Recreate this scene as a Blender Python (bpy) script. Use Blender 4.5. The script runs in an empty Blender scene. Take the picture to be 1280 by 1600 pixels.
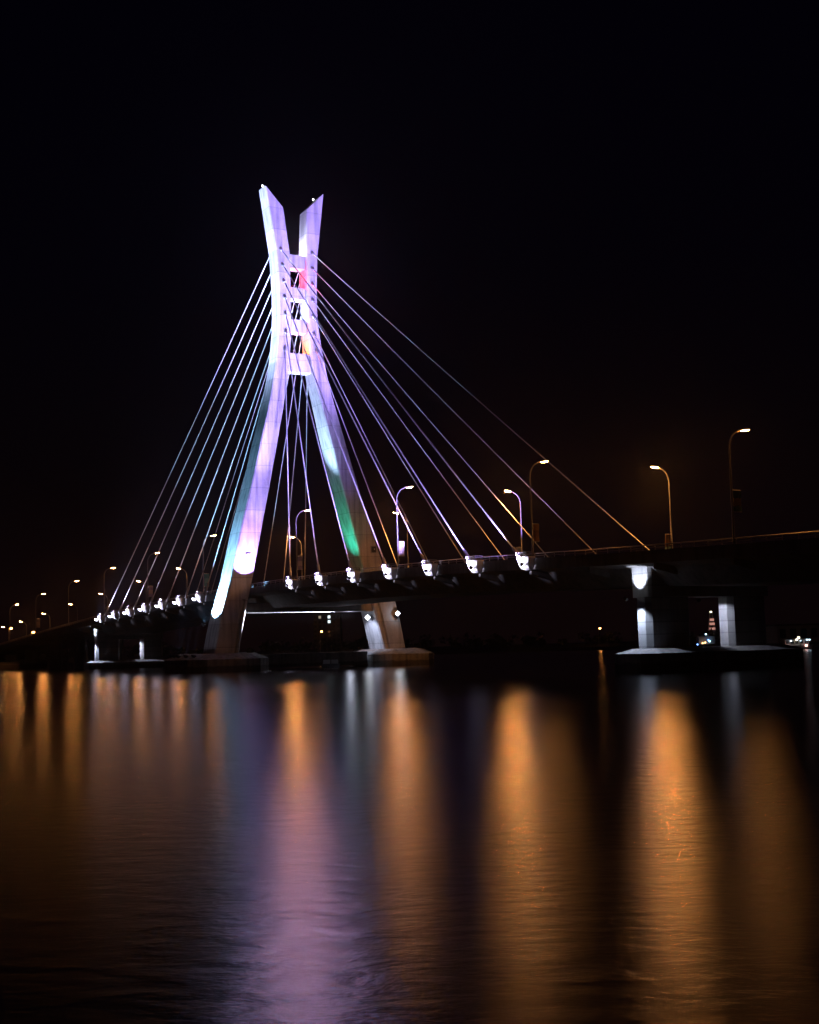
import bpy, bmesh, math, random
from math import sin, cos, pi, radians, sqrt
from mathutils import Vector, Matrix, Quaternion
random.seed(7)
sc = bpy.context.scene
C = sc.collection

# ------------------------------------------------------------------ camera
F_PX, YH, ROLL, CAM_H = 2038.9167, 1011.0366, 0.0271959, 3.2966
cam_d = bpy.data.cameras.new("camera"); cam = bpy.data.objects.new("camera", cam_d); C.objects.link(cam)
cam_d.sensor_fit = 'VERTICAL'; cam_d.sensor_height = 24.0
cam_d.lens = 24.0 * F_PX / 1600.0
cam_d.clip_start = 0.3; cam_d.clip_end = 9000
pitch = math.atan2(YH - 800, F_PX)
fwd = Vector((0, cos(pitch), sin(pitch))); up = Vector((0, -sin(pitch), cos(pitch))); rt = Vector((1, 0, 0))
# picture is turned so that uprights lean a little to the side
r2 = rt * cos(ROLL) + up * sin(-ROLL) * -1
u2 = up * cos(ROLL) - rt * sin(ROLL)
r2 = (rt * cos(ROLL) + up * sin(ROLL)); 
# image x axis is the world direction that projects to +x on the picture
rx = rt * cos(ROLL) - up * sin(ROLL); ux = up * cos(ROLL) + rt * sin(ROLL)
m = Matrix((rx, ux, -fwd)).transposed().to_4x4(); m.translation = (0, 0, CAM_H)
cam.matrix_world = m
sc.camera = cam

# ------------------------------------------------------------------ deck line
X0, D0, PHI, S, G, W = 14.01735, 154.50898, 0.506013, 11.40839, 3.81798, 21.276
ZC = (13.92124, 4.196095, -3.737632, 0.4728895); HL, ARM, KB = 11.18495, 2.17562, 0.0091176
AL = Vector((-sin(PHI), cos(PHI), 0)); AC = Vector((cos(PHI), sin(PHI), 0))
T_PYL = 6 + G / 2
def zfit(t):
    if t > 31: return max(zfit(31) - 0.5 * (t - 31), 2.6)
    q = t / 10
    return ZC[0] + ZC[1]*q + ZC[2]*q*q + ZC[3]*q**3
def zp(t):                      # top of parapet
    if t < -1: return zfit(-1) + 0.33 * (t + 1)
    return zfit(t)
def pt(t, a, z):
    q = t * S
    b = KB * max(q, 0)**2 * 1e-3
    p = Vector((X0, D0, 0)) + AL * q + AC * (a - b)
    p.z = z
    return p
PC = pt(T_PYL, W/2, 0)          # pylon centre on the water
def pp(a, s, z): 
    v = PC + AC * a + AL * s; v.z = z
    return v

# ------------------------------------------------------------------ materials
MATS = {}
def nodes(name):
    mt = bpy.data.materials.new(name); mt.use_nodes = True
    nt = mt.node_tree; b = nt.nodes["Principled BSDF"]
    MATS[name] = mt
    return mt, nt, b
def concrete(name, col, var=0.25, joints=0.0, scale=0.35, rough=0.8, stain=0.0, tide=0.0):
    mt, nt, b = nodes(name); N = nt.nodes; Lk = nt.links
    geo = N.new("ShaderNodeNewGeometry")
    n1 = N.new("ShaderNodeTexNoise"); n1.inputs["Scale"].default_value = scale; n1.inputs["Detail"].default_value = 8; n1.inputs["Roughness"].default_value = .65
    Lk.new(geo.outputs["Position"], n1.inputs["Vector"])
    n2 = N.new("ShaderNodeTexNoise"); n2.inputs["Scale"].default_value = 4; n2.inputs["Detail"].default_value = 4
    Lk.new(geo.outputs["Position"], n2.inputs["Vector"])
    add = N.new("ShaderNodeMath"); add.operation = 'MULTIPLY_ADD'
    Lk.new(n2.outputs["Fac"], add.inputs[0]); add.inputs[1].default_value = .35; Lk.new(n1.outputs["Fac"], add.inputs[2])
    rp = N.new("ShaderNodeMapRange"); rp.inputs[1].default_value = .35; rp.inputs[2].default_value = .95
    rp.inputs[3].default_value = 1 - var; rp.inputs[4].default_value = 1 + var
    Lk.new(add.outputs[0], rp.inputs[0])
    val = rp.outputs[0]
    if stain:
        mp = N.new("ShaderNodeMapping"); mp.inputs["Scale"].default_value = (1.4, 1.4, .08)
        Lk.new(geo.outputs["Position"], mp.inputs["Vector"])
        n3 = N.new("ShaderNodeTexNoise"); n3.inputs["Scale"].default_value = 1.0; n3.inputs["Detail"].default_value = 5
        Lk.new(mp.outputs[0], n3.inputs["Vector"])
        r3 = N.new("ShaderNodeMapRange"); r3.inputs[1].default_value = .45; r3.inputs[2].default_value = .7; r3.inputs[3].default_value = 1; r3.inputs[4].default_value = 1 - stain
        Lk.new(n3.outputs["Fac"], r3.inputs[0])
        mu = N.new("ShaderNodeMath"); mu.operation = 'MULTIPLY'; Lk.new(val, mu.inputs[0]); Lk.new(r3.outputs[0], mu.inputs[1]); val = mu.outputs[0]
    if joints:
        sp = N.new("ShaderNodeSeparateXYZ"); Lk.new(geo.outputs["Position"], sp.inputs[0])
        # casting joints follow the leg: a slow wobble keeps them from being ruler straight
        dv = N.new("ShaderNodeMath"); dv.operation = 'DIVIDE'; Lk.new(sp.outputs["Z"], dv.inputs[0]); dv.inputs[1].default_value = joints
        fr = N.new("ShaderNodeMath"); fr.operation = 'FRACT'; Lk.new(dv.outputs[0], fr.inputs[0])
        lt = N.new("ShaderNodeMath"); lt.operation = 'LESS_THAN'; Lk.new(fr.outputs[0], lt.inputs[0]); lt.inputs[1].default_value = .12 / joints
        fl = N.new("ShaderNodeMath"); fl.operation = 'FLOOR'; Lk.new(dv.outputs[0], fl.inputs[0])
        wn = N.new("ShaderNodeTexWhiteNoise"); wn.noise_dimensions = '1D'; Lk.new(fl.outputs[0], wn.inputs["W"])
        rw = N.new("ShaderNodeMapRange"); rw.inputs[3].default_value = .86; rw.inputs[4].default_value = 1.08; Lk.new(wn.outputs["Value"], rw.inputs[0])
        mj = N.new("ShaderNodeMath"); mj.operation = 'MULTIPLY'; Lk.new(val, mj.inputs[0]); Lk.new(rw.outputs[0], mj.inputs[1])
        iv = N.new("ShaderNodeMath"); iv.operation = 'MULTIPLY_ADD'; Lk.new(lt.outputs[0], iv.inputs[0]); iv.inputs[1].default_value = -.3; iv.inputs[2].default_value = 1
        mk = N.new("ShaderNodeMath"); mk.operation = 'MULTIPLY'; Lk.new(mj.outputs[0], mk.inputs[0]); Lk.new(iv.outputs[0], mk.inputs[1]); val = mk.outputs[0]
    if tide:
        sz = N.new("ShaderNodeSeparateXYZ"); Lk.new(geo.outputs["Position"], sz.inputs[0])
        ta = N.new("ShaderNodeMath"); ta.operation = 'MULTIPLY_ADD'; Lk.new(n1.outputs["Fac"], ta.inputs[0]); ta.inputs[1].default_value = -1.1; Lk.new(sz.outputs["Z"], ta.inputs[2])
        tr = N.new("ShaderNodeMapRange"); tr.inputs[1].default_value = tide - .7; tr.inputs[2].default_value = tide - .45; tr.inputs[3].default_value = .3; tr.inputs[4].default_value = 1; Lk.new(ta.outputs[0], tr.inputs[0])
        tm = N.new("ShaderNodeMath"); tm.operation = 'MULTIPLY'; Lk.new(val, tm.inputs[0]); Lk.new(tr.outputs[0], tm.inputs[1]); val = tm.outputs[0]
    mx = N.new("ShaderNodeMix"); mx.data_type = 'RGBA'; mx.blend_type = 'MULTIPLY'; mx.inputs[0].default_value = 1
    mx.inputs[6].default_value = (*col, 1); Lk.new(val, mx.inputs[7])
    Lk.new(mx.outputs[2], b.inputs["Base Color"])
    b.inputs["Roughness"].default_value = rough
    bp = N.new("ShaderNodeBump"); bp.inputs["Strength"].default_value = .25; bp.inputs["Distance"].default_value = .05
    Lk.new(n2.outputs["Fac"], bp.inputs["Height"]); Lk.new(bp.outputs[0], b.inputs["Normal"])
    return mt
def plain(name, col, rough=.6, metal=0.0, var=.15, scale=3):
    mt, nt, b = nodes(name); N = nt.nodes; Lk = nt.links
    tc = N.new("ShaderNodeTexCoord")
    n1 = N.new("ShaderNodeTexNoise"); n1.inputs["Scale"].default_value = scale; n1.inputs["Detail"].default_value = 5
    Lk.new(tc.outputs["Object"], n1.inputs["Vector"])
    rp = N.new("ShaderNodeMapRange"); rp.inputs[3].default_value = 1 - var; rp.inputs[4].default_value = 1 + var; Lk.new(n1.outputs["Fac"], rp.inputs[0])
    mx = N.new("ShaderNodeMix"); mx.data_type = 'RGBA'; mx.blend_type = 'MULTIPLY'; mx.inputs[0].default_value = 1
    mx.inputs[6].default_value = (*col, 1); Lk.new(rp.outputs[0], mx.inputs[7]); Lk.new(mx.outputs[2], b.inputs["Base Color"])
    b.inputs["Roughness"].default_value = rough; b.inputs["Metallic"].default_value = metal
    return mt
def glow(name, col, st):
    mt, nt, b = nodes(name)
    b.inputs["Base Color"].default_value = (.8, .8, .8, 1)
    b.inputs["Emission Color"].default_value = (*col, 1); b.inputs["Emission Strength"].default_value = st
    return mt

concrete('pylon_concrete', (.56, .55, .55), .22, joints=4.05, stain=.45)
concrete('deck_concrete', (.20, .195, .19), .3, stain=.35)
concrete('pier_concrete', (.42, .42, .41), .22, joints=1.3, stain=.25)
concrete('cap_concrete', (.22, .21, .195), .4, scale=.6, stain=.5, tide=1.0)
concrete('asphalt', (.05, .05, .05), .2, scale=2)
plain('cable_sheath', (.72, .72, .74), .38)
plain('painted_steel', (.13, .13, .14), .45, .2)
plain('grey_steel', (.40, .40, .42), .45, .6)
plain('dark_steel', (.05, .05, .055), .5, .4)
plain('white_paint', (.78, .78, .78), .5)
LAMP_COL = (1.0, .36, .085)
glow('sodium_lens', LAMP_COL, 1800)
glow('sodium_lens_mid', LAMP_COL, 500); glow('sodium_lens_near', LAMP_COL, 330)  # dimmer copies, to weaken near-row and shore-end streaks on the water
glow('flood_lens', (.80, .76, 1.0), 25)
glow('white_lens', (.86, .92, 1.0), 12)
glow('green_lens', (.10, 1.0, .5), 20)
glow('red_lens', (1.0, .12, .16), 20)
glow('orange_lens', (1.0, .4, .1), 20)

# ------------------------------------------------------------------ mesh helpers
class MB:
    def __init__(s): s.v = []; s.f = []; s.mi = []; s.cur = 0
    def add(s, vs, fs):
        o = len(s.v); s.v += [Vector(v) for v in vs]
        for f in fs: s.f.append([i + o for i in f]); s.mi.append(s.cur)
    def loft(s, rings, caps=True, closed=True):
        n = len(rings[0]); vs = [v for r in rings for v in r]; fs = []
        for i in range(len(rings) - 1):
            for j in range(n if closed else n - 1):
                k = (j + 1) % n
                fs.append((i*n + j, i*n + k, (i+1)*n + k, (i+1)*n + j))
        if caps:
            fs.append(tuple(range(n))[::-1]); fs.append(tuple((len(rings)-1)*n + j for j in range(n)))
        s.add(vs, fs)
    def box(s, o, x, y, z):       # o centre, x y z half vectors
        o, x, y, z = Vector(o), Vector(x), Vector(y), Vector(z)
        vs = [o + x*i + y*j + z*k for k in (-1, 1) for j in (-1, 1) for i in (-1, 1)]
        s.add(vs, [(0,2,3,1), (4,5,7,6), (0,1,5,4), (2,6,7,3), (0,4,6,2), (1,3,7,5)])
    def tube(s, pts, r, n=8, caps=True):
        pts = [Vector(p) for p in pts]; rings = []
        rr = r if isinstance(r, (list, tuple)) else [r] * len(pts)
        prev = None
        for i, p in enumerate(pts):
            d = (pts[min(i+1, len(pts)-1)] - pts[max(i-1, 0)]).normalized()
            if prev is None:
                x = d.orthogonal().normalized()
            else:
                x = (prev - d * prev.dot(d)).normalized()
            prev = x; y = d.cross(x)
            rings.append([p + (x * cos(2*pi*k/n) + y * sin(2*pi*k/n)) * rr[i] for k in range(n)])
        s.loft(rings, caps)
    def build(s, name, mats, parent=None, smooth=False):
        if not isinstance(mats, (list, tuple)): mats = [mats]
        me = bpy.data.meshes.new(name)
        inv = parent_world(parent).inverted() if parent else Matrix()
        me.from_pydata([inv @ v for v in s.v], [], s.f)
        for m_ in mats: me.materials.append(MATS[m_])
        for p, i in zip(me.polygons, s.mi): p.material_index = i; p.use_smooth = smooth
        bm = bmesh.new(); bm.from_mesh(me); bmesh.ops.recalc_face_normals(bm, faces=bm.faces); bm.to_mesh(me); bm.free()
        o = bpy.data.objects.new(name, me); C.objects.link(o)
        if parent: o.parent = parent
        return o
def parent_world(o):
    mt = Matrix.LocRotScale(o.location, o.rotation_euler, o.scale)
    return parent_world(o.parent) @ mt if o.parent else mt
def empty(name, loc, parent=None, rz=0):
    o = bpy.data.objects.new(name, None); C.objects.link(o); o.empty_display_size = 1
    if parent: o.parent = parent; loc = parent_world(parent).inverted() @ Vector(loc)
    o.location = loc; o.rotation_euler = (0, 0, rz)
    return o
def tag(o, label=None, cat=None, group=None, kind=None):
    if label: o['label'] = label
    if cat: o['category'] = cat
    if group: o['group'] = group
    if kind: o['kind'] = kind
    return o
def copy_tree(o, parent=None):
    c = o.copy(); C.objects.link(c)
    if parent: c.parent = parent
    for ch in list(o.children): copy_tree(ch, c)
    return c
def spot(name, loc, target, power, col, angle=60, blend=.5, radius=.15, parent=None):
    d = bpy.data.lights.new(name, 'SPOT'); d.energy = power; d.color = col; d.spot_size = radians(angle); d.spot_blend = blend; d.shadow_soft_size = radius
    o = bpy.data.objects.new(name, d); C.objects.link(o)
    loc = Vector(loc); q = (Vector(target) - loc).to_track_quat('-Z', 'Y')
    mt = Matrix.LocRotScale(loc, q, None)
    if parent: o.parent = parent; mt = parent_world(parent).inverted() @ mt
    o.matrix_local = mt
    return o
def point(name, loc, power, col, radius=.15, parent=None):
    d = bpy.data.lights.new(name, 'POINT'); d.energy = power; d.color = col; d.shadow_soft_size = radius
    o = bpy.data.objects.new(name, d); C.objects.link(o)
    o.location = parent_world(parent).inverted() @ Vector(loc) if parent else loc
    if parent: o.parent = parent
    return o
def interp(tab, z):
    if z <= tab[0][0]: return tab[0][1]
    for (z0, v0), (z1, v1) in zip(tab, tab[1:]):
        if z <= z1: return v0 + (v1 - v0) * (z - z0) / (z1 - z0)
    return tab[-1][1]

# ------------------------------------------------------------------ world: night sky
w = bpy.data.worlds.new("World"); sc.world = w; w.use_nodes = True
nt = w.node_tree; bg = nt.nodes["Background"]
tc = nt.nodes.new("ShaderNodeTexCoord"); sp = nt.nodes.new("ShaderNodeSeparateXYZ"); nt.links.new(tc.outputs["Generated"], sp.inputs[0])
cr = nt.nodes.new("ShaderNodeValToRGB"); nt.links.new(sp.outputs["Z"], cr.inputs[0])
e = cr.color_ramp.elements
e[0].position = 0.0; e[0].color = (.0026, .0010, .0014, 1)
e[1].position = .55; e[1].color = (.0004, .0002, .0021, 1)
x = e.new(.12); x.color = (.0018, .0008, .0015, 1)
x = e.new(.28); x.color = (.0008, .0004, .0020, 1)
nt.links.new(cr.outputs[0], bg.inputs["Color"]); bg.inputs["Strength"].default_value = .8

# ------------------------------------------------------------------ water and land
mt, nt, b = nodes('night_water'); N = nt.nodes; Lk = nt.links
N.remove(b); out = N["Material Output"]
dif = N.new("ShaderNodeBsdfDiffuse"); dif.inputs["Color"].default_value = (.0015, .0025, .004, 1)
gl = N.new("ShaderNodeBsdfAnisotropic"); gl.distribution = 'BECKMANN'; gl.inputs["Color"].default_value = (1, 1, 1, 1)
gl.inputs["Anisotropy"].default_value = .05
fre = N.new("ShaderNodeFresnel"); fre.inputs["IOR"].default_value = 1.33
mxs = N.new("ShaderNodeMixShader"); Lk.new(fre.outputs[0], mxs.inputs[0]); Lk.new(dif.outputs[0], mxs.inputs[1]); Lk.new(gl.outputs[0], mxs.inputs[2]); Lk.new(mxs.outputs[0], out.inputs[0])
geo = N.new("ShaderNodeNewGeometry")
tg = N.new("ShaderNodeCombineXYZ"); tg.inputs[1].default_value = 1.0; Lk.new(tg.outputs[0], gl.inputs["Tangent"])
def nz(scale, sx, sy, detail, dist=0):
    mp = N.new("ShaderNodeMapping"); mp.inputs["Scale"].default_value = (sx, sy, 1); Lk.new(geo.outputs["Position"], mp.inputs["Vector"])
    n = N.new("ShaderNodeTexNoise"); n.inputs["Scale"].default_value = scale; n.inputs["Detail"].default_value = detail; n.inputs["Distortion"].default_value = dist
    Lk.new(mp.outputs[0], n.inputs["Vector"]); return n
rip = nz(1.0, 1.2, 2.0, 5, .25); rip.inputs['Roughness'].default_value = .62
bp = N.new("ShaderNodeBump"); bp.inputs["Strength"].default_value = 1.0; bp.inputs["Distance"].default_value = .022
Lk.new(rip.outputs["Fac"], bp.inputs["Height"]); Lk.new(bp.outputs[0], gl.inputs["Normal"])
lanes = nz(1.0, .012, .06, 3, .5)
rr = N.new("ShaderNodeMapRange"); rr.inputs[1].default_value = .3; rr.inputs[2].default_value = .7; rr.inputs[3].default_value = .20; rr.inputs[4].default_value = .235
Lk.new(lanes.outputs["Fac"], rr.inputs[0]); sy = N.new("ShaderNodeSeparateXYZ"); Lk.new(geo.outputs["Position"], sy.inputs[0])
nr = N.new("ShaderNodeMapRange"); nr.interpolation_type = 'SMOOTHSTEP'; nr.inputs[1].default_value = 6; nr.inputs[2].default_value = 60; nr.inputs[3].default_value = .03; nr.inputs[4].default_value = 0
Lk.new(sy.outputs["Y"], nr.inputs[0])       # rougher towards the camera, to dim the reflections there
ar = N.new("ShaderNodeMath"); Lk.new(rr.outputs[0], ar.inputs[0]); Lk.new(nr.outputs[0], ar.inputs[1]); Lk.new(ar.outputs[0], gl.inputs["Roughness"])
wb = MB(); wb.add([(-2500, -60, 0), (2500, -60, 0), (2500, 4200, 0), (-2500, 4200, 0)], [(0, 1, 2, 3)])
tag(wb.build('water', 'night_water'), kind='structure')

concrete('shore_soil', (.05, .045, .035), .4, scale=.1)
lb = MB()
shore = [(-2400, 300), (-400, 318), (-160, 340), (-118, 372), (-95, 420), (-60, 520), (40, 560), (150, 500), (130, 420), (118, 372), (150, 352), (300, 340), (2400, 300)]
n = len(shore)
lb.add([(x, y, -.5) for x, y in shore] + [(x, y + 6, 1.3) for x, y in shore] + [(x, y + 40, 2.0) for x, y in shore] + [(x * 1.0, 4100, 2.2) for x, y in shore],
       [(k*n + i, k*n + i + 1, (k+1)*n + i + 1, (k+1)*n + i) for k in range(3) for i in range(n - 1)])
tag(lb.build('far_shore', 'shore_soil'), kind='structure')

# ------------------------------------------------------------------ bridge
bridge = empty('cable_stayed_bridge', (PC.x, PC.y, 0), rz=0)
tag(bridge, 'floodlit cable-stayed bridge with a white crossed pylon and a curved deck over the water', 'bridge')

# --- pylon
OUT_N = [(1.5,-18.1),(3.3,-17.65),(8.8,-16.5),(16.1,-14.3),(25.8,-12.1),(34.2,-9.7),(41.6,-7.9),(47,-6.45),(52,-5.35),(56.6,-4.55),(62.3,-4.0),(66,-3.85),(70.3,-3.88),(76.3,-4.2),(89.1,-6.15)]
IN_N = [(1.5,-13.3),(3.3,-13.0),(7,-12.4),(14,-10.7),(26,-8.05),(33,-6.5),(48.5,-3.2),(54.5,-2.1),(62,-1.35),(76.6,-1.4),(85.2,-2.5)]
OUT_F = [(1.5,20.7),(3.2,20.2),(10.5,18.85),(20.1,15.55),(30.5,12.2),(41,9.1),(48,7.15),(52,6.05),(56.5,5.2),(60,4.55),(65.2,3.95),(70,3.95),(76.5,4.2),(89.3,5.8)]
IN_F = [(1.5,15.9),(3.2,15.5),(9.8,13.9),(22.7,10.5),(28.5,9.1),(35.3,7.4),(41.7,5.8),(50.5,3.7),(54.8,2.6),(62,2.0),(76.7,1.8),(85.6,2.15)]
TH = [(1.5,3.0),(10,2.9),(25,2.6),(40,2.4),(50,2.1),(60,1.78),(76,1.8),(89,1.65)]
pylon = empty('pylon', PC, bridge)
def leg(outer, inner, ztop_o, ztop_i, sgn):
    zs = [1.5,3.3,6,9,12.3,12.6,16,20,24,28,32,36,40,44,47,50,53,56,59,62,65,68,71,74,77,80,83,'top']
    rings = []
    ch = .22
    for z in zs:
        if z == 'top':
            zo, zi = ztop_o, ztop_i
        else: zo = zi = z
        ao, ai = interp(outer, zo), interp(inner, zi)
        th = interp(TH, zo); g = .55 if (z != 'top' and z < 12.5) else 0.0
        d = 1 if ai > ao else -1
        wd = abs(ai - ao)
        # walk round: front outer -> front inner -> back inner -> back outer, groove near the inner edge
        prof = [(ch, -th), (wd*.70, -th), (wd*.73, -th + g), (wd*.84, -th + g), (wd*.87, -th), (wd - ch, -th), (wd, -th + ch), (wd, th - ch), (wd - ch, th), (ch, th), (0, th - ch), (0, -th + ch)]
        ring = []
        for x, s_ in prof:
            zz = zo + (zi - zo) * x / wd
            ring.append(pp(ao + d * x, s_, zz))
        rings.append(ring)
    mb = MB(); mb.loft(rings); return mb
legN = leg(OUT_N, IN_N, 89.1, 85.2, 1).build('leg', 'pylon_concrete', pylon)
legF = leg(OUT_F, IN_F, 89.3, 85.6, -1).build('leg', 'pylon_concrete', pylon)
for z0, z1 in ((54.5, 58.0), (62.0, 64.4), (68.3, 70.5), (74.2, 76.75)):
    mb = MB(); a0 = interp(IN_N, (z0+z1)/2) - .5; a1 = interp(IN_F, (z0+z1)/2) + .5
    mb.box(pp((a0+a1)/2, 0, (z0+z1)/2), AC*(a1-a0)/2, AL*1.05, Vector((0,0,(z1-z0)/2)))
    mb.build('strut', 'pylon_concrete', pylon)
mb = MB(); mb.box(pp(.9, 0, 11.0), AC*13.6, AL*2.2, Vector((0,0,.85))); mb.build('crossbeam', 'pier_concrete', pylon)
# hatch low on the far leg and the slit on the near one
mb = MB(); a_ = 14.0; c_ = pp(a_, -2.72, 21.6)
mb.box(c_, AC*.62, AL*.06, Vector((0,0,.72))); mb.cur = 1
mb.box(c_ - AL*.08, AC*.46, AL*.05, Vector((0,0,.56))); mb.cur = 2; mb.box(c_ - AL*.15 + Vector((0,0,.05)) + AC*.12, AC*.08, AL*.03, Vector((0,0,.1)))
mb.build('hatch', ['grey_steel', 'dark_steel', 'white_paint'], pylon)
mb = MB(); mb.box(pp(-11.0, -2.66, 20.7), AC*.5, AL*.05, Vector((0,0,.11))); mb.build('vent', 'dark_steel', pylon)
for a_, s_, z_ in ((-5.9, .3, 89.0), (4.6, .6, 88.0)):
    mb = MB(); mb.tube([pp(a_, s_, z_ - .5), pp(a_, s_, z_ + .5)], .06, 6); mb.cur = 1
    mb.tube([pp(a_, s_, z_ + .45), pp(a_, s_, z_ + .5), pp(a_, s_, z_ + .75), pp(a_, s_, z_ + .82)], [.07, .13, .13, .05], 10)
    mb.build('beacon', ['grey_steel', 'white_lens'], pylon)

# --- deck: section of the road girder swept along the line
def tsamples(t0, t1, st): 
    k = int(round((t1 - t0) / st)); return [t0 + (t1 - t0) * i / k for i in range(k + 1)]
TL = tsamples(-9, 36, .5)
def girder_depth(t): return 4.2 if t < 17.3 else 2.9
mb = MB(); rings = []
for t in TL + []:
    z = zp(t); d = girder_depth(t)
    prof = [(0,-.55),(.35,-.55),(.35,-1.0),(W/2,-.88),(W-.35,-1.0),(W-.35,-.55),(W,-.55),(W,-1.85),(W-2.4,-2.15),(W-4.6,-d),(4.6,-d),(2.4,-2.15),(0,-1.85)]
    rings.append([pt(t, a, z + dz) for a, dz in prof])
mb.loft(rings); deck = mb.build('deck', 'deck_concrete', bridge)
mb = MB(); rings = []
for t in TL:
    z = zp(t); rings.append([pt(t, a, z + dz) for a, dz in ((.6, -.98), (W/2, -.865), (W-.6, -.98))])
mb.loft(rings, caps=False, closed=False); mb.build('road_surface', 'asphalt', bridge)
# railings
for a in (.17, W - .17):
    mb = MB()
    ts = tsamples(-9, 36, .5)
    mb.tube([pt(t, a, zp(t)) for t in ts], .07, 6)
    mb.tube([pt(t, a, zp(t) - .27) for t in ts], .035, 5)
    for t in tsamples(-9, 34, .175):
        mb.box(pt(t, a, zp(t) - .28), AC*.03, AL*.05, Vector((0,0,.29)))
    mb.build('railing', 'grey_steel', bridge)

# --- brackets with floodlights and the stay cables
ST = list(range(7)) + [6 + G + i for i in range(7)]
def bracket(t, side):
    a0 = 0 if side == 'near' else W; o = -1 if side == 'near' else 1
    z = zp(t); A = AC * o
    root = None
    mb = MB()
    # cup-shaped corbel: wide top plate tapering to a rounded foot
    prof = [(1.10, -.38), (1.14, -.52), (.98, -1.15), (.78, -1.7), (.55, -1.95)]
    rings = []
    for hw, dz in prof:
        dp = 1.35 * (1 if dz > -.6 else .92 if dz > -1.2 else .75 if dz > -1.8 else .5)
        b0 = pt(t, a0, z + dz) - A * .12
        rings.append([b0 - AL*hw, b0 - AL*hw + A*(dp*.75), b0 - AL*(hw*.7) + A*dp, b0 + AL*(hw*.7) + A*dp, b0 + AL*hw + A*(dp*.75), b0 + AL*hw])
    mb.loft(rings)
    br = mb.build('bracket', 'white_paint', bridge); mb = MB()
    c0 = pt(t, a0, z - 1.5) + A * .93
    mb.tube([c0 - A*.1, c0 + A*.03], .09, 10); mb.build('drain', 'dark_steel', br)
    mb = MB()
    base = pt(t, a0, z - .38)
    cs = [base - AL*1.05, base - AL*1.05 + A*1.1, base + AL*1.05 + A*1.1, base + AL*1.05]
    for c in cs: mb.box(c + Vector((0,0,.25)), AL*.04, AC*.04, Vector((0,0,.28)))
    mb.box(base + A*1.1 + Vector((0,0,.25)), AL*.04, AC*.04, Vector((0,0,.28)))
    for hh in (.3, .52):
        mb.tube([c + Vector((0,0,hh)) for c in cs], .045, 5)
    mb.build('rail', 'painted_steel', br)
    return br, A
COLV = (.47, .34, 1.0)
floods = []
for side in ('near', 'far'):
    a0 = 0 if side == 'near' else W; o = -1 if side == 'near' else 1
    for i, t in enumerate(ST):
        br, A = bracket(t, side)
        z = zp(t); tow = 1 if t < T_PYL else -1          # towards the pylon along the deck
        # floodlight on a short arm at the outer end of the bracket
        mb = MB(); c = pt(t, a0, z - 1.3) + A*1.6 - AL*(tow*.75)
        dirv = (AL*tow*.55 + Vector((0,0,.8)) - A*.1).normalized()
        xx = dirv.cross(A).normalized(); yy = dirv.cross(xx).normalized()
        mb.tube([pt(t, a0, z - 1.3) + A*.8 - AL*(tow*.4), c - dirv*.15], .04, 6)
        rings = [[c - dirv*.2 + (xx*i_*.10 + yy*j_*.10) for i_, j_ in ((-1,-1),(1,-1),(1,1),(-1,1))], [c + ((xx*i_*.30 + yy*j_*.24) * (1.3 if tow < 0 else 1)) for i_, j_ in ((-1,-1),(1,-1),(1,1),(-1,1))]]
        mb.loft(rings); fl = mb.build('floodlight', 'dark_steel', br)
        mb = MB(); mb.box(c + dirv*.02, xx*.27*(1.3 if tow < 0 else 1), yy*.21*(1.3 if tow < 0 else 1), dirv*.012); mb.build('lens', 'flood_lens', br)
        floods.append((side, t, c + dirv*.25, tow, A, br))

def leg_anchor(side, tow, z):
    outer, inner = (OUT_N, IN_N) if side == 'near' else (OUT_F, IN_F)
    f_ = .36 + .20 * min(1, max(0, (77 - z) / 18)) if side == 'near' else .52
    a = interp(outer, z) + (interp(inner, z) - interp(outer, z)) * f_
    return pp(a, -tow * (interp(TH, z)), z)
Z3 = Vector((0, 0, 1))
ZA = [77.3, 74.4, 71.4, 68.4, 65.3, 62.0, 58.8]      # longest first
for side in ('near', 'far'):
    a0 = .75 if side == 'near' else W - .6
    for i, t in enumerate(ST):
        tow = 1 if t < T_PYL else -1
        k = i if tow == 1 else 6 - (i - 7)
        top = leg_anchor(side, tow, ZA[k] + (.8 if tow < 0 else 0)); tt = t + (.03 if tow == 1 else -.16)
        bot = pt(tt, a0, zp(tt) - .9)
        if side == 'near': bot = pt(t + tow*.12, -.1, zp(t) - .55)
        mb = MB()
        d = (bot - top); Ln = d.length; d.normalize()
        sag = .004 * Ln
        pts = [top + (bot - top) * q - Vector((0,0,sag * 4 * q * (1 - q) * .35)) for q in [j / 10 for j in range(11)]]
        mb.tube([p for p in pts], (.105 if side == 'near' else .085), 8)
        cb = mb.build('stay_cable', 'cable_sheath', bridge, smooth=True)
        if side == 'near':
            spot('cable_flood', bot - AC*.9 - Z3*.4, top, 30000 if tow == 1 else 30000, (.84, .80, 1.0), 9, .7, .1, bridge)
        mb = MB(); mb.tube([top - d*.1, top + d*.5, top + d*.9], [.32, .30, .2], 10); mb.build('socket', 'grey_steel', cb)
        mb = MB(); mb.tube([bot - d*2.6, bot - d*2.4, bot], [.17, .22, .22], 10)
        mb.build('socket', 'grey_steel', cb)
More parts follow.
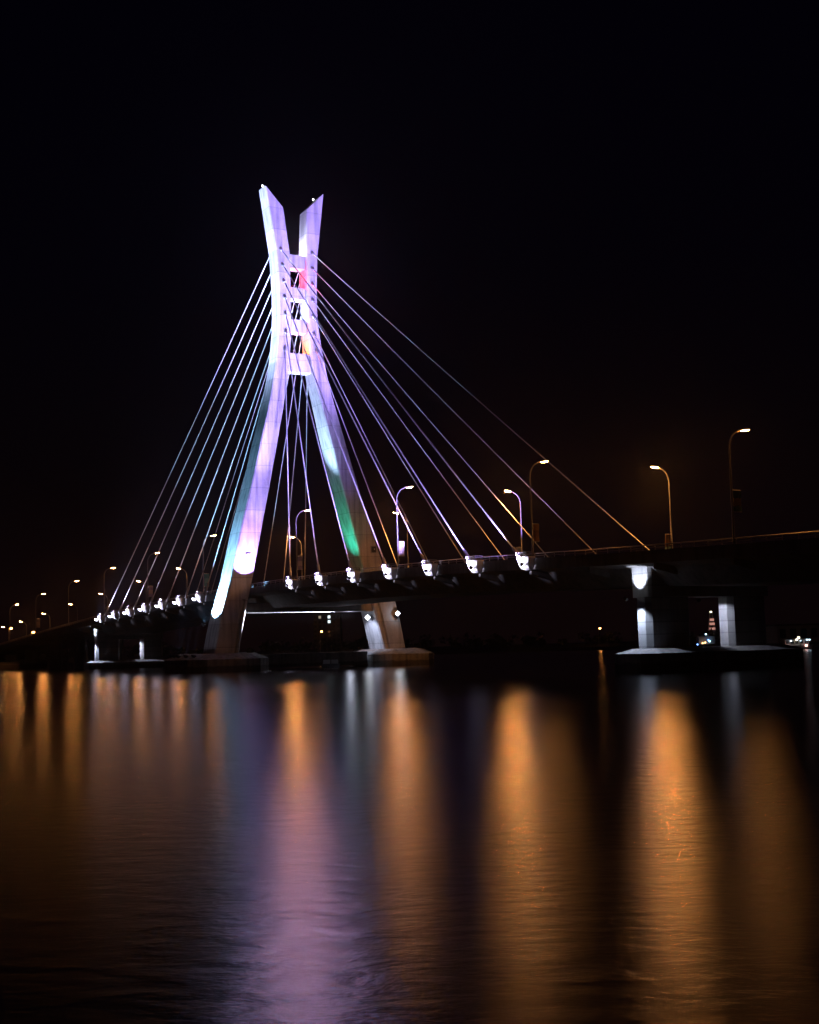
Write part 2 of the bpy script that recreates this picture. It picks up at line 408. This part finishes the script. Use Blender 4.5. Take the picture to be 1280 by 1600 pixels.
# ribs under the overhang
for t in [q for q in tsamples(-5, 26, 1) ]:
    for a0, o in ((0, 1), (W, -1)):
        z = zp(t); mb_ = None
    pass
for t in ST + [-1, -2, -3, -4, 6 + G + 7, 6 + G + 8]:
    for a0, o in ((0, 1), (W, -1)):
        mb = MB(); z = zp(t)
        r_ = []
        for s_ in (-.22, .22):
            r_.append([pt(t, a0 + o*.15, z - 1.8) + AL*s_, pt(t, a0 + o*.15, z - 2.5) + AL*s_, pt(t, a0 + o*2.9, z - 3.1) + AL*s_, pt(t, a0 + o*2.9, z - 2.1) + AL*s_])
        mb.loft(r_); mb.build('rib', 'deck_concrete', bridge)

# --- piers
def octa(mb, t, a0, a1, hs, z0, z1, ch, splay=0):
    r_ = []
    for z, e_ in ((z0, 0), (z1, splay)):
        r_.append([pt(t, a, z) + AL * s_ for a, s_ in ((a0-e_+ch, -hs), (a1+e_-ch, -hs), (a1+e_, -hs+ch), (a1+e_, hs-ch), (a1+e_-ch, hs), (a0-e_+ch, hs), (a0-e_, hs-ch), (a0-e_, -hs+ch))])
    mb.loft(r_)
def cap_block(mb, ctr, ha, hs, z0, z1, z2, inset, ch):
    r_ = []
    for z, i_, c_ in ((z0, 0, ch), (z1, 0, ch), (z2, inset, ch * .8)):
        A_, S_ = ha - i_, hs - i_
        r_.append([Vector((ctr.x, ctr.y, z)) + AC*a + AL*s_ for a, s_ in ((-A_+c_, -S_), (A_-c_, -S_), (A_, -S_+c_), (A_, S_-c_), (A_-c_, S_), (-A_+c_, S_), (-A_, S_-c_), (-A_, -S_+c_))])
    mb.loft(r_)
PIER_T = [(-1.56, 2.45), (17.1, 2.0)]
for t, zc in PIER_T:
    pr = empty('pier', pt(t, W/2, 0), bridge)
    zt = zp(t) - 5.35
    for a0, a1 in ((2.1, 8.1), (13.6, 19.2)):
        mb = MB(); octa(mb, t, a0, a1, 1.2, zc - .3, zt + .05, .55); mb.build('column', 'pier_concrete', pr)
    mb = MB(); octa(mb, t, 2.1, 19.2, 1.6, zt, zt + 3.45, .3); mb.build('crosshead', 'pier_concrete', pr)
    mb = MB(); cap_block(mb, pt(t, W/2 + .9, 0), 11.6, 3.7, -1.5, zc - .5, zc, 1.4, 1.5); mb.build('pile_cap', 'cap_concrete', pr)
for t in (19.5, 22, 24.5, 27, -6):
    pr = empty('pier', pt(t, W/2, 0), bridge); zt = zp(t) - (3.0 if t > 0 else 4.3)
    for a0, a1 in ((4, 8), (13.3, 17.3)):
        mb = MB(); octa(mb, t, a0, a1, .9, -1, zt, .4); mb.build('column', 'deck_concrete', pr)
# pylon footings and the tie between them
for a_, nm in ((-16.2, 'n'), (18.6, 'f')):
    mb = MB(); cap_block(mb, pp(a_, 0, 0), 7.4 if nm == 'n' else 6.4, 8.6 if nm == 'n' else 7.6, -1.5, 2.1, 3.1, 2.0, 2.6); mb.build('pile_cap', 'cap_concrete', bridge)
mb = MB(); mb.box(pp(1.4, 0, 1.55), AC*10.9, AL*2.6, Vector((0,0,1.2))); mb.build('tie_beam', 'cap_concrete', bridge)

# --- fixed floodlights on the pylon base, piers and openings
def fixture(c, d, lens, size=.4, parent=bridge, name='floodlight'):
    c = Vector(c); d = Vector(d).normalized(); xx = d.orthogonal().normalized(); yy = d.cross(xx)
    mb = MB()
    q4 = ((-1,-1),(1,-1),(1,1),(-1,1))
    mb.loft([[c - d*size*.8 + (xx*i+yy*j)*size*.45 for i, j in q4], [c + (xx*i+yy*j)*size for i, j in q4]])
    for sg in (-1, 1):               # barn doors
        mb.box(c + xx*sg*size*1.03 + d*size*.3, xx*.015, yy*size*1.04, d*size*.34)
        mb.box(c + yy*sg*size*1.03 + d*size*.3, yy*.015, xx*size*1.0, d*size*.34)
    f_ = mb.build(name, 'dark_steel', parent)
    mb = MB(); mb.box(c + d*.03, xx*size*.86, yy*size*.86, d*.02); mb.build('lens', lens, f_)
    return f_

MINT = (.42, .85, 1.0); VIO = (.40, .30, 1.0); WHT = (.78, .82, 1.0)
PW = 1.0
# near leg, outer side: a close lamp at the foot and long-throw lamps on the footing
c = pp(-18.4, 0, 8.2); fixture(c, Vector((0,0,1)) + AC*.12, 'white_lens', .35)
spot('flood_beam', c + Z3*.35, c + Z3*10 + AC*1.8, 80000, (.30, .62, 1.0), 116, .15, .12, bridge)
for s_ in (-6, -3, 0, 3, 6):
    c = pp(-23.2 + abs(s_) * .12, s_, 2.75); fixture(c, Z3 + AC*.25, 'flood_lens', .3)
    spot('flood_beam', c + Z3*.3, pp(-4.5, 0, 76), 5.2e5, (.42, .55, 1.0), 13, .6, .2, bridge)
c = pp(-23, 0, 3)
spot('flood_beam', c + Z3*.3 + AL*.8, pp(-8, 0, 44), 9e4, (.24, .6, 1.0), 40, .8, .2, bridge)
# far leg, inner side
c = pp(2.0, -3.4, 14.6); fixture(c, Z3, 'white_lens', .3)
spot('flood_beam', c + Z3*.3, pp(4.0, 0, 60), 2.2e5, (.42, .66, 1.0), 25, .6, .15, bridge)
c = pp(8.0, -3, 15.2); fixture(c, Z3 + AC*.3, 'green_lens', .3)
spot('flood_beam', c + Z3*.3, pp(8.6, 0, 30), 9e3, (.04, 1.0, .62), 62, 1.0, .12, bridge)
# deck floods towards the front faces
for side, t, c, tow, A, br in floods:
    if tow == 1 and side == 'near':
        spot('flood_beam', c, pp(-5.5, -2, 62), 1.25e5, VIO, 46, .7, .15, br)
    elif tow == 1:
        spot('flood_beam', c, pp(4.5, -2, 72), 1.2e5, (.40, .27, 1.0), 30, .6, .15, br)
    elif side == 'near':
        spot('flood_beam', c, pp(-4, 2, 62), 5e4, (.68, .6, 1.0), 40, .7, .15, br)
    else:
        spot('flood_beam', c, pp(4, 2, 66), 3.5e4, (.68, .6, 1.0), 36, .7, .15, br)
    if side == 'near': spot('bracket_light', pt(t, 0, zp(t) - 1.6) + A*2.7 - AL*tow*.3, pt(t, 0, zp(t) - .85) + A*.6, 900, (.78, .72, 1.0), 74, .5, .08, br)
# hot patch low on the near leg
c = pp(-12.4, -8.5, 14.4); fixture(c, AL*.5 + Z3*.8, 'flood_lens', .3)
spot('flood_beam', c + Z3*.2, pp(-11.6, -2.6, 20.5), 4.5e4, (.46, .28, 1.0), 48, .35, .12, bridge)
c = pp(-10.2, -16, 14.6)
spot('flood_beam', c, pp(-8.6, -2.3, 33.5), 6.0e4, (.40, .30, 1.0), 30, .7, .1, bridge)
# openings
for zf, col, lens, pw in ((70.6, (1.0, .03, .08), 'red_lens', 2200), (64.5, (.42, .48, 1.0), 'white_lens', 3600), (58.1, (1.0, .24, .03), 'orange_lens', 3200), ):
    a0 = interp(IN_N, zf) + .35
    c = pp(a0, -.45, zf + .1)
    fixture(c, Z3 + AC*.8, lens, .16)
    point('opening_lamp', c + Z3*.35 + AC*.2, pw, col, .08, bridge)
point('opening_lamp', pp(-.4, -.2, 77.3), 2600, (.62, .66, 1.0), .1, bridge); fixture(pp(-.4, -.2, 76.85), Z3, 'white_lens', .15)
# beneath the deck by the far leg
c = pp(13.2, -1.2, 9.0); fixture(c, -AL - AC*.4 - Z3*.1, 'white_lens', .42)
spot('flood_beam', pp(9.0, -2.0, 8.6), pp(15, -.5, 4), 3000, (.62, .7, 1.0), 80, .5, .2, bridge)
point('spill', pp(9.5, -1.0, 9.6), 150, (.75, .8, 1.0), .15, bridge)
c = pp(18.3, -3.6, 9.6); fixture(c, -AL - AC*.4 - Z3*.1, 'white_lens', .38)
point('spill', c - AL*.8, 60, (.75, .85, 1.0), .12, bridge)
spot('flood_beam', pp(10.6, -.6, 9.2), pp(-7, -.6, 10.1), 320000, (.78, .84, 1.0), 22, .5, .1, bridge)
# piers
for (t, zc), pw in zip(PIER_T, (1.0, 1.8)):
    zt = zp(t) - 5.35
    c = pt(t, .1, zt - .2); fixture(c, Z3 + AC*.5, 'white_lens', .2)
    spot('flood_beam', c + Z3*.15, pt(t, 2.1, zt + 2.5), 2000*pw, (.72, .78, 1.0), 56, .5, .1, bridge)
    spot('flood_beam', pt(t, .9, zt - .3), pt(t, 1.5, zc), 2300*pw, (.62, .72, 1.0), 95, .5, .1, bridge)
    c = pt(t, 10.4, zt - .35) + AL*.2; fixture(c, AC - Z3*.6 + AL*.5, 'white_lens', .2)
    spot('flood_beam', c - Z3*.1, pt(t, 13.6, zc + 1.2), 2400*pw, (.72, .76, 1.0), 95, .5, .1, bridge)

# ------------------------------------------------------------------ street lamps
def make_lamp():
    root = empty('street_lamp', (0, 0, 0))
    mb = MB()
    H = HL - .05
    arc = [(0, 0, -.05), (0, 0, .25), (0, 0, .26), (0, 0, 5), (0, 0, H - 1.9)]
    rr_ = [.17, .17, .115, .095, .075]
    for k in range(1, 9):
        a = k / 8 * pi / 2 * .92
        arc.append((1.5 * (1 - cos(a)), 0, H - 1.9 + 1.72 * sin(a))); rr_.append(.07)
    mb.tube(arc, rr_, 8); mb.build('pole', 'painted_steel', root, smooth=True)
    hd = MB(); x0 = 1.3
    rings = []
    for x, hw, hh in ((1.28, .09, .07), (1.5, .15, .10), (1.9, .24, .13), (2.4, .25, .13), (2.7, .16, .09), (2.78, .06, .04)):
        z = H - .12 + (x - 1.3) * .14
        rings.append([(x, hw * cos(q), z + hh * max(sin(q), -.5)) for q in [2*pi*k/10 for k in range(10)]])
    hd.loft(rings); head = hd.build('lamp_head', 'grey_steel', root, smooth=True)
    ln = MB(); rings = []
    for k in range(6):
        f_ = k / 5; rd = cos(f_ * pi / 2 * .96); 
        rings.append([(2.16 + .52 * rd * cos(q), .25 * rd * sin(q), H - .04 + (.52 * rd * cos(q) + .86) * .14 - .13 - .08 * sin(f_ * pi / 2)) for q in [2*pi*j/12 for j in range(12)]])
    ln.loft(rings); ln.build('lens', 'sodium_lens', head, smooth=True)
    return root
LT = [-.05, 2.88, 5.94, 9.82, 12.86, 15.81, 18.70, 21.86, 24.8]
ordw = ['first', 'second', 'third', 'fourth', 'fifth', 'sixth', 'seventh', 'eighth', 'ninth']
lamp0 = make_lamp(); used = False
def place_lamp(t, far, label, group):
    global used
    o = copy_tree(lamp0) if used else lamp0
    used = True
    a = W - .17 if far else .17
    z = zp(t); o.location = pt(t, a, z - .45)
    ang = math.atan2(AC.y, AC.x) + (pi if far else 0)
    o.rotation_euler = (0, 0, ang)
    o.scale.z = (zfit(t) + HL - (z - .45)) / HL
    ln_ = [c for h in o.children for c in h.children][0]
    ln_.material_slots[0].link = 'OBJECT'; ln_.material_slots[0].material = MATS['sodium_lens_near' if not far else 'sodium_lens_mid' if t > 14 else 'sodium_lens']
    tag(o, label, 'street lamp', group)
    return o
GN, GF = 'orange street lamps on the near parapet', 'orange street lamps on the far parapet'
lab_n = ['near-side street lamp arching over the white bracket closest to the lit pier', 'near-side street lamp arching over the fourth white bracket from the lit pier', 'near-side street lamp beside the short cables between the pylon legs, arm pointing away',
         'near-side street lamp just outside the pylon leg, above the last shore-side bracket', 'near-side street lamp rising among the shore-side cables, above the middle bracket', 'near-side street lamp beside the outermost shore-side cable and bracket',
         'near-side street lamp just beyond the cables on the shore side', 'near-side street lamp second beyond the cables on the shore side', 'near-side street lamp lowest of its row towards the shore']
place_lamp(-3.03, False, 'tallest street lamp in view, slim dark pole with arm pointing away, past the lit pier', GN)
for t, l in zip(LT, lab_n): place_lamp(t, False, l, GN)
LTF = [(-.08, 'brightest far-side street lamp, above the railing over the lit river pier'), (2.88, 'bright far-side street lamp with bent pale pole, where the long cables thin out'), (5.95, 'far-side street lamp whose glow sits on a near-side pole'),
       (9.83, 'far-side street lamp glowing between the pylon legs behind a cable'), (12.86, 'far-side street lamp hidden behind the near pylon leg'), (15.87, 'far-side street lamp seen beside the pylon among shore-side cables'), (18.73, 'far-side street lamp seen between the shore-side cables, lower than its neighbour'),
       (21.9, 'far-side street lamp above the outermost shore-side bracket'), (24.86, 'far-side street lamp just beyond the last cable, below a taller near-side one'), (27.9, 'far-side street lamp third from the shore end of its row'), (30.87, 'far-side street lamp second from the shore end of its row'), (33.4, 'far-side street lamp at the very shore end of its row')]
for t, l in LTF:
    if t != 12.86: place_lamp(t, True, l, GF)

# ------------------------------------------------------------------ banners on the poles
def banner(t, far, cols, label, z0=1.9, hh=1.9, w_=.8, off=.2):
    nm = 'banner_cloth_%d' % int(abs(t * 100) + (5 if far else 0))
    mt, nt, b = nodes(nm); N = nt.nodes; Lk = nt.links
    tc = N.new("ShaderNodeTexCoord"); sp = N.new("ShaderNodeSeparateXYZ"); Lk.new(tc.outputs["Generated"], sp.inputs[0])
    ns = N.new("ShaderNodeTexNoise"); ns.inputs["Scale"].default_value = 3.0; Lk.new(tc.outputs["Generated"], ns.inputs["Vector"])
    ad = N.new("ShaderNodeMath"); ad.operation = 'MULTIPLY_ADD'; Lk.new(ns.outputs["Fac"], ad.inputs[0]); ad.inputs[1].default_value = .25; Lk.new(sp.outputs["Z"], ad.inputs[2])
    cr = N.new("ShaderNodeValToRGB"); cr.color_ramp.interpolation = 'CONSTANT'; Lk.new(ad.outputs[0], cr.inputs[0])
    el = cr.color_ramp.elements; el[0].position = 0; el[0].color = (*cols[0], 1); el[1].position = .38; el[1].color = (*cols[1], 1)
    x_ = el.new(.75); x_.color = (*cols[2], 1)
    Lk.new(cr.outputs[0], b.inputs["Base Color"]); b.inputs["Roughness"].default_value = .6
    z = zp(t); o = -1 if far else 1; a0 = (W - .17 if far else .17) + o * off
    root = empty('banner', pt(t, a0, z + z0))
    mb = MB(); n_ = 6; rings = []
    for k in range(n_ + 1):
        f_ = k / n_; bulge = .05 * sin(f_ * pi * 1.5)
        rings.append([pt(t, a0 + o*q, z + z0 + hh * f_) + AL*(bulge + e_) for q, e_ in ((0, -.03), (w_/2, -.06), (w_, -.03), (w_, .03), (w_/2, .06), (0, .03))])
    mb.loft(rings); mb.build('cloth', nm, root)
    for zz in (z0 - .05, z0 + hh + .05):
        mb = MB(); mb.tube([pt(t, a0 - o*off, z + zz), pt(t, a0 + o*w_, z + zz)], .03, 6); mb.build('arm', 'grey_steel', root)
    tag(root, label, 'banner', 'banners on the lamp poles')
banner(-3.03, False, ((.05,.16,.08), (.5,.36,.1), (.03,.13,.07)), 'green banner with a gold streak on the tallest street lamp pole', 2.6, 2.0, .95)
banner(-.08, True, ((.35,.6,.62), (.45,.24,.16), (.4,.28,.2)), 'rust and pale blue banner on the pole above the lit river pier', .6, 2.0, .85)
banner(-.05, False, ((.3,.14,.06), (.25,.12,.06), (.4,.2,.08)), 'brown box-like banner crossed by a lit cable, above the end bracket', 1.5, 2.0, .8)
banner(2.88, False, ((.55,.5,.4), (.3,.26,.2), (.5,.48,.4)), 'beige banner on the pole above the fourth bracket from the lit pier', 1.3, 2.0, .8)
banner(2.88, True, ((.25,.4,.3), (.5,.5,.42), (.3,.32,.28)), 'grey-green banner on the far-side pole behind the end bracket', .7, 2.0, .8)
banner(5.94, False, ((.25,.22,.42), (.4,.36,.5), (.22,.2,.36)), 'dull purple banner on the pole between the pylon legs', 1.3, 2.1, .8)
banner(9.82, False, ((.1,.4,.42), (.2,.5,.5), (.08,.3,.34)), 'teal banner on the pole just outside the near pylon leg', 1.2, 2.4, .95)
banner(12.86, False, ((.25,.2,.3), (.4,.3,.25), (.2,.16,.25)), 'dim mauve banner on the pole among the shore-side cables', 1.6, 2.2, .9)
banner(21.86, False, ((.3,.22,.14), (.4,.3,.2), (.25,.2,.16)), 'dim brown banner on a pole beyond the shore-side cables', 1.6, 2.4, 1.0)

exec_far = True
# ------------------------------------------------------------------ far shore things
def from_px(x, y, D):                # a place on the far shore seen at picture point x,y from D metres
    dx, dy = x - 640, 800 - y
    u = dx * cos(ROLL) + dy * sin(ROLL); v = -dx * sin(ROLL) + dy * cos(ROLL)
    c_, s_ = cos(pitch), sin(pitch); u /= F_PX; v /= F_PX
    d = Vector((u, c_ - v * s_, s_ + v * c_)); k = D / d.y
    return Vector((d.x * k, D, CAM_H + d.z * k))
plain('dark_wall', (.16, .15, .15), .8); plain('pale_wall', (.35, .33, .31), .8); plain('roof_dark', (.07, .065, .06), .8)
plain('hull_dark', (.10, .11, .13), .4); plain('glass_dark', (.02, .025, .03), .1)
plain('block_wall', (.06, .06, .065), .85); glow('window_dim', (1.0, .85, .6), .25); glow('window_lit', (1.0, .82, .55), 1.6); glow('window_cool', (.8, .95, 1.0), 1.4)  # block wall is one even near-black, darkened so the building stays faint
glow('pink_light', (1.0, .45, .35), .55); glow('blue_light', (.12, .3, 1.0), 9); glow('cyan_light', (.45, .85, 1.0), 9); glow('amber_light', (1.0, .55, .2), 9); glow('tail_light', (1.0, .5, .42), 4); glow('cool_light', (.55, .8, 1.0), 4); glow('warm_white', (1.0, .9, .65), 5)

def house(name, label, cat, ctr, wx, wy, h, wall, lit, roofh=.5, nx=6, nz=5):
    root = empty(name, (ctr.x, ctr.y, 2.0))
    mb = MB(); mb.box((ctr.x, ctr.y, 2 + h/2 - .3), (wx/2,0,0), (0,wy/2,0), (0,0,h/2 + .3)); mb.build('wall', wall, root)
    mb = MB(); mb.box((ctr.x, ctr.y, 2 + h + roofh/2), (wx/2+.3,0,0), (0,wy/2+.3,0), (0,0,roofh/2)); mb.build('roof', 'roof_dark', root)
    for i in range(nx):
        for k in range(nz):
            c_ = Vector((ctr.x - wx/2 + wx*(i+.5)/nx, ctr.y - wy/2 - .04, 2 + h*(k+.5)/nz))
            mb = MB(); mb.box(c_, (wx/nx*.28,0,0), (0,.06,0), (0,0,h/nz*.3))
            mb.build('window', lit.get((i, k), 'glass_dark'), root)
    return tag(root, label, cat)
q = from_px(512, 966, 620)
house('apartment_block', 'dark waterside block with a few small pale lit windows, seen under the pylon crossbeam', 'building', q, 13, 12, 17.5, 'block_wall', {(3, 7): 'window_cool', (3, 6): 'window_cool', (1, 7): 'window_dim'}, .6, 6, 8)
q = from_px(1262, 1000, 400)
house('warehouse', 'long low grey building on the shore behind the moored boat', 'building', q, 22, 14, 4.6, 'pale_wall', {}, .5, 7, 1)

def shore_lamp(q, label):
    root = empty('shore_lamp', (q.x, q.y, 2.0)); Hh = q.z - 2
    mb = MB(); mb.tube([(q.x, q.y, 1.4), (q.x, q.y, 2 + Hh - .2), (q.x + .4, q.y, 2 + Hh)], [.12, .08, .06], 7); mb.build('pole', 'grey_steel', root)
    mb = MB(); mb.tube([(q.x + .2, q.y, q.z), (q.x + .35, q.y, q.z + .1), (q.x + 1.2, q.y, q.z + .12)], [.1, .25, .2], 8); hd = mb.build('lamp_head', 'grey_steel', root)
    mb = MB(); mb.tube([(q.x + .75, q.y, q.z - .1), (q.x + .75, q.y, q.z - .3), (q.x + .75, q.y, q.z - .55)], [.5, .45, .1], 10); mb.build('lens', 'shore_lens', hd)
    return tag(root, label, 'street lamp', 'orange lamps along the far shore')
glow('shore_lens', LAMP_COL, 40)
shore_lamp(from_px(500, 986, 590), 'orange lamp on the dark shore, seen under the pylon crossbeam')
shore_lamp(from_px(935, 981, 600), 'lone orange lamp on the dark shore beside the lit river pier')
shore_lamp(from_px(49, 987, 470), 'small orange shore lamp below the deck end, inner one of two')
shore_lamp(from_px(14, 981, 460), 'small orange shore lamp below the deck end, outer one of two')

# mast with a pinkish lit head, seen between the pier columns
q = from_px(1111, 957, 640); root = empty('lattice_mast', (q.x, q.y, 2))
mb = MB()
hM = q.z - 2
for i in (-1, 1):
    for j in (-1, 1): mb.tube([(q.x + i*2, q.y + j*2, 1.6), (q.x + i*.5, q.y + j*.5, q.z)], .14, 5)
for k in range(8):
    z0, z1 = 2 + hM*k/8, 2 + hM*(k+1)/8; w0, w1 = 2 - 1.5*k/8, 2 - 1.5*(k+1)/8
    mb.tube([(q.x - w0, q.y - w0, z0), (q.x + w1, q.y - w1, z1)], .08, 4); mb.tube([(q.x + w0, q.y + w0, z0), (q.x - w1, q.y + w1, z1)], .08, 4)
mb.build('frame', 'grey_steel', root)
mb = MB(); mb.tube([(q.x, q.y, q.z), (q.x, q.y, q.z + .6)], .5, 8); mb.build('beacon', 'warm_white', root)
for k, zz in enumerate((8.2, 10.6, 12.6)):
    mb = MB(); wd = (1.5, 1.25, 1.0)[k]; mb.box((q.x, q.y - 1.2, zz), (wd,0,0), (0,.2,0), (0,0,.55)); mb.build('light_panel', 'pink_light', root)
tag(root, 'slim mast with pinkish lit panels, seen between the lit pier columns', 'mast')
# kiosk with small coloured lights at the foot of the gap
q = from_px(1103, 1000, 420); root = empty('waterside_kiosk', (q.x, q.y, 1.9))
mb = MB(); mb.box((q.x, q.y, 2.9), (2.6,0,0), (0,1.6,0), (0,0,1.2)); mb.build('wall', 'dark_wall', root)
mb = MB(); mb.box((q.x, q.y, 4.2), (3.0,0,0), (0,2.0,0), (0,0,.1)); mb.build('roof', 'roof_dark', root)
for (x_, y_, m_) in ((1103, 991, 'cyan_light'), (1102, 1004, 'amber_light'), (1098, 1005, 'amber_light'), (1109, 1002, 'cyan_light'), (1090, 1007, 'blue_light'), (1107, 1000, 'blue_light')):
    c_ = from_px(x_, y_, 417.6); mb = MB(); mb.tube([c_ + Vector((0,0,-.18)), c_ + Vector((0,0,.18))], .2, 8); mb.build('lamp', m_, root)
tag(root, 'low waterside kiosk hung with small blue and amber lights, between the pier columns', 'kiosk')

# moored boat with white-red lamps
q = from_px(1246, 1010, 338); root = empty('moored_boat', (q.x, q.y, 0))
mb = MB(); rings = []
for x_, hw, zk in ((-5.6, 1.3, .2), (-4.5, 1.6, 0), (0, 1.8, -.1), (3.5, 1.5, 0), (5.8, .12, .5)):
    zt_ = 1.0 + .05 * max(x_, 0)
    rings.append([(q.x + x_, q.y - hw, zt_), (q.x + x_, q.y - hw*.7, zk - .2), (q.x + x_, q.y + hw*.7, zk - .2), (q.x + x_, q.y + hw, zt_)])
mb.loft(rings); mb.build('hull', 'hull_dark', root)
mb = MB(); mb.box((q.x - .4, q.y, 1.75), (3.0,0,0), (0,1.2,0), (0,0,.75)); cab = mb.build('cabin', 'pale_wall', root)
mb = MB(); mb.box((q.x - .4, q.y, 2.58), (3.4,0,0), (0,1.45,0), (0,0,.07)); mb.build('roof', 'roof_dark', cab)
for k in range(5):
    mb = MB(); mb.box((q.x - 2.8 + k*1.2, q.y - 1.22, 1.85), (.4,0,0), (0,.04,0), (0,0,.3)); mb.build('window', 'glass_dark', cab)
for (x_, y_, m_, r_) in ((1230, 1009.5, 'tail_light', .3), (1260, 1008.5, 'tail_light', .33), (1236, 1001.5, 'cool_light', .2), (1245, 999.5, 'warm_white', .25), (1248, 996.5, 'warm_white', .3), (1251, 1001, 'cool_light', .15), (1261, 999.5, 'cool_light', .2), (1265, 999.5, 'cool_light', .2)):
    c_ = from_px(x_, y_, 336); mb = MB(); mb.tube([c_ + Vector((0,0,-.8*r_)), c_ + Vector((0,0,.8*r_))], r_, 8); mb.build('lamp', m_, root)
    mb = MB(); mb.tube([c_ + Vector((0, .1, -r_)), Vector((c_.x, q.y - .9, min(c_.z, 1.3) - .3))], .05, 5); mb.build('lamp_stay', 'grey_steel', root)
tag(root, 'moored boat by the far bank with two red-white lamps and small bluish lights', 'boat')

# pale float moored by the tie between the footings
q = from_px(517, 1037, 238); root = empty('floating_pontoon', (q.x, q.y, 0))
mb = MB(); mb.box((q.x, q.y, .25), (1.6,0,0), (0,.9,0), (0,0,.45)); mb.build('float', 'hull_dark', root)
for i in (-1, 1):
    mb = MB(); mb.box((q.x + i*.72, q.y - .1, 1.05), (.6,0,0), (0,.5,0), (0,0,.36)); mb.build('crate', 'white_paint', root)
tag(root, 'small float with two pale boxes beside the low beam between the pylon footings', 'pontoon')

# dark belt of trees on the far bank
plain('night_foliage', (.05, .07, .03), .8, var=.5, scale=.5)
mb = MB(); rng = random.Random(3)
for i in range(520):
    x_ = rng.uniform(-420, 420); y_ = 590 + rng.uniform(0, 60) + (abs(x_) < 60) * 10
    h_ = rng.uniform(3.0, 7.5); 
    for k in range(26):
        u_, v_ = rng.uniform(0, 2*pi), rng.uniform(-1, 1); r_ = h_ * .42 * rng.uniform(.5, 1)
        c_ = Vector((x_ + r_*cos(u_)*sqrt(1 - v_*v_)*1.25, y_ + r_*sin(u_)*sqrt(1 - v_*v_), 2 + h_*.55 + r_*v_))
        a_ = Vector((rng.uniform(-1,1), rng.uniform(-1,1), rng.uniform(-1,1))).normalized(); b_ = a_.orthogonal().normalized(); s_ = rng.uniform(.4, .9)
        mb.add([c_ - a_*s_, c_ + b_*s_, c_ + a_*s_, c_ - b_*s_], [(0, 1, 2, 3)])
tag(mb.build('far_treeline', 'night_foliage'), 'dark low belt of trees along the far bank', 'trees', kind='stuff')

# ------------------------------------------------------------------ night air
hz = bpy.data.materials.new('night_air'); hz.use_nodes = True; hn = hz.node_tree
hn.nodes.remove(hn.nodes["Principled BSDF"])
pv = hn.nodes.new("ShaderNodeVolumePrincipled"); pv.inputs["Color"].default_value = (.9, .9, .95, 1); pv.inputs["Density"].default_value = .00013; pv.inputs["Anisotropy"].default_value = .88
hn.links.new(pv.outputs[0], hn.nodes["Material Output"].inputs["Volume"]); MATS['night_air'] = hz
mb = MB(); mb.box((0, 350, 55), (700, 0, 0), (0, 420, 0), (0, 0, 57))
hb = mb.build('haze', 'night_air'); tag(hb, 'thin night air glowing round the lamps and the pylon', 'haze', kind='stuff')

# ------------------------------------------------------------------ render settings
vs = sc.view_settings; vs.view_transform = 'Standard'; vs.look = 'None'; vs.gamma = 1; vs.exposure = 0
sc.cycles.use_denoising = True
try: sc.cycles.denoiser = 'OPENIMAGEDENOISE'
except Exception: pass
sc.cycles.volume_bounces = 0; sc.cycles.diffuse_bounces = 1; sc.cycles.max_bounces = 5; sc.cycles.sample_clamp_indirect = 2; sc.cycles.sample_clamp_direct = 400
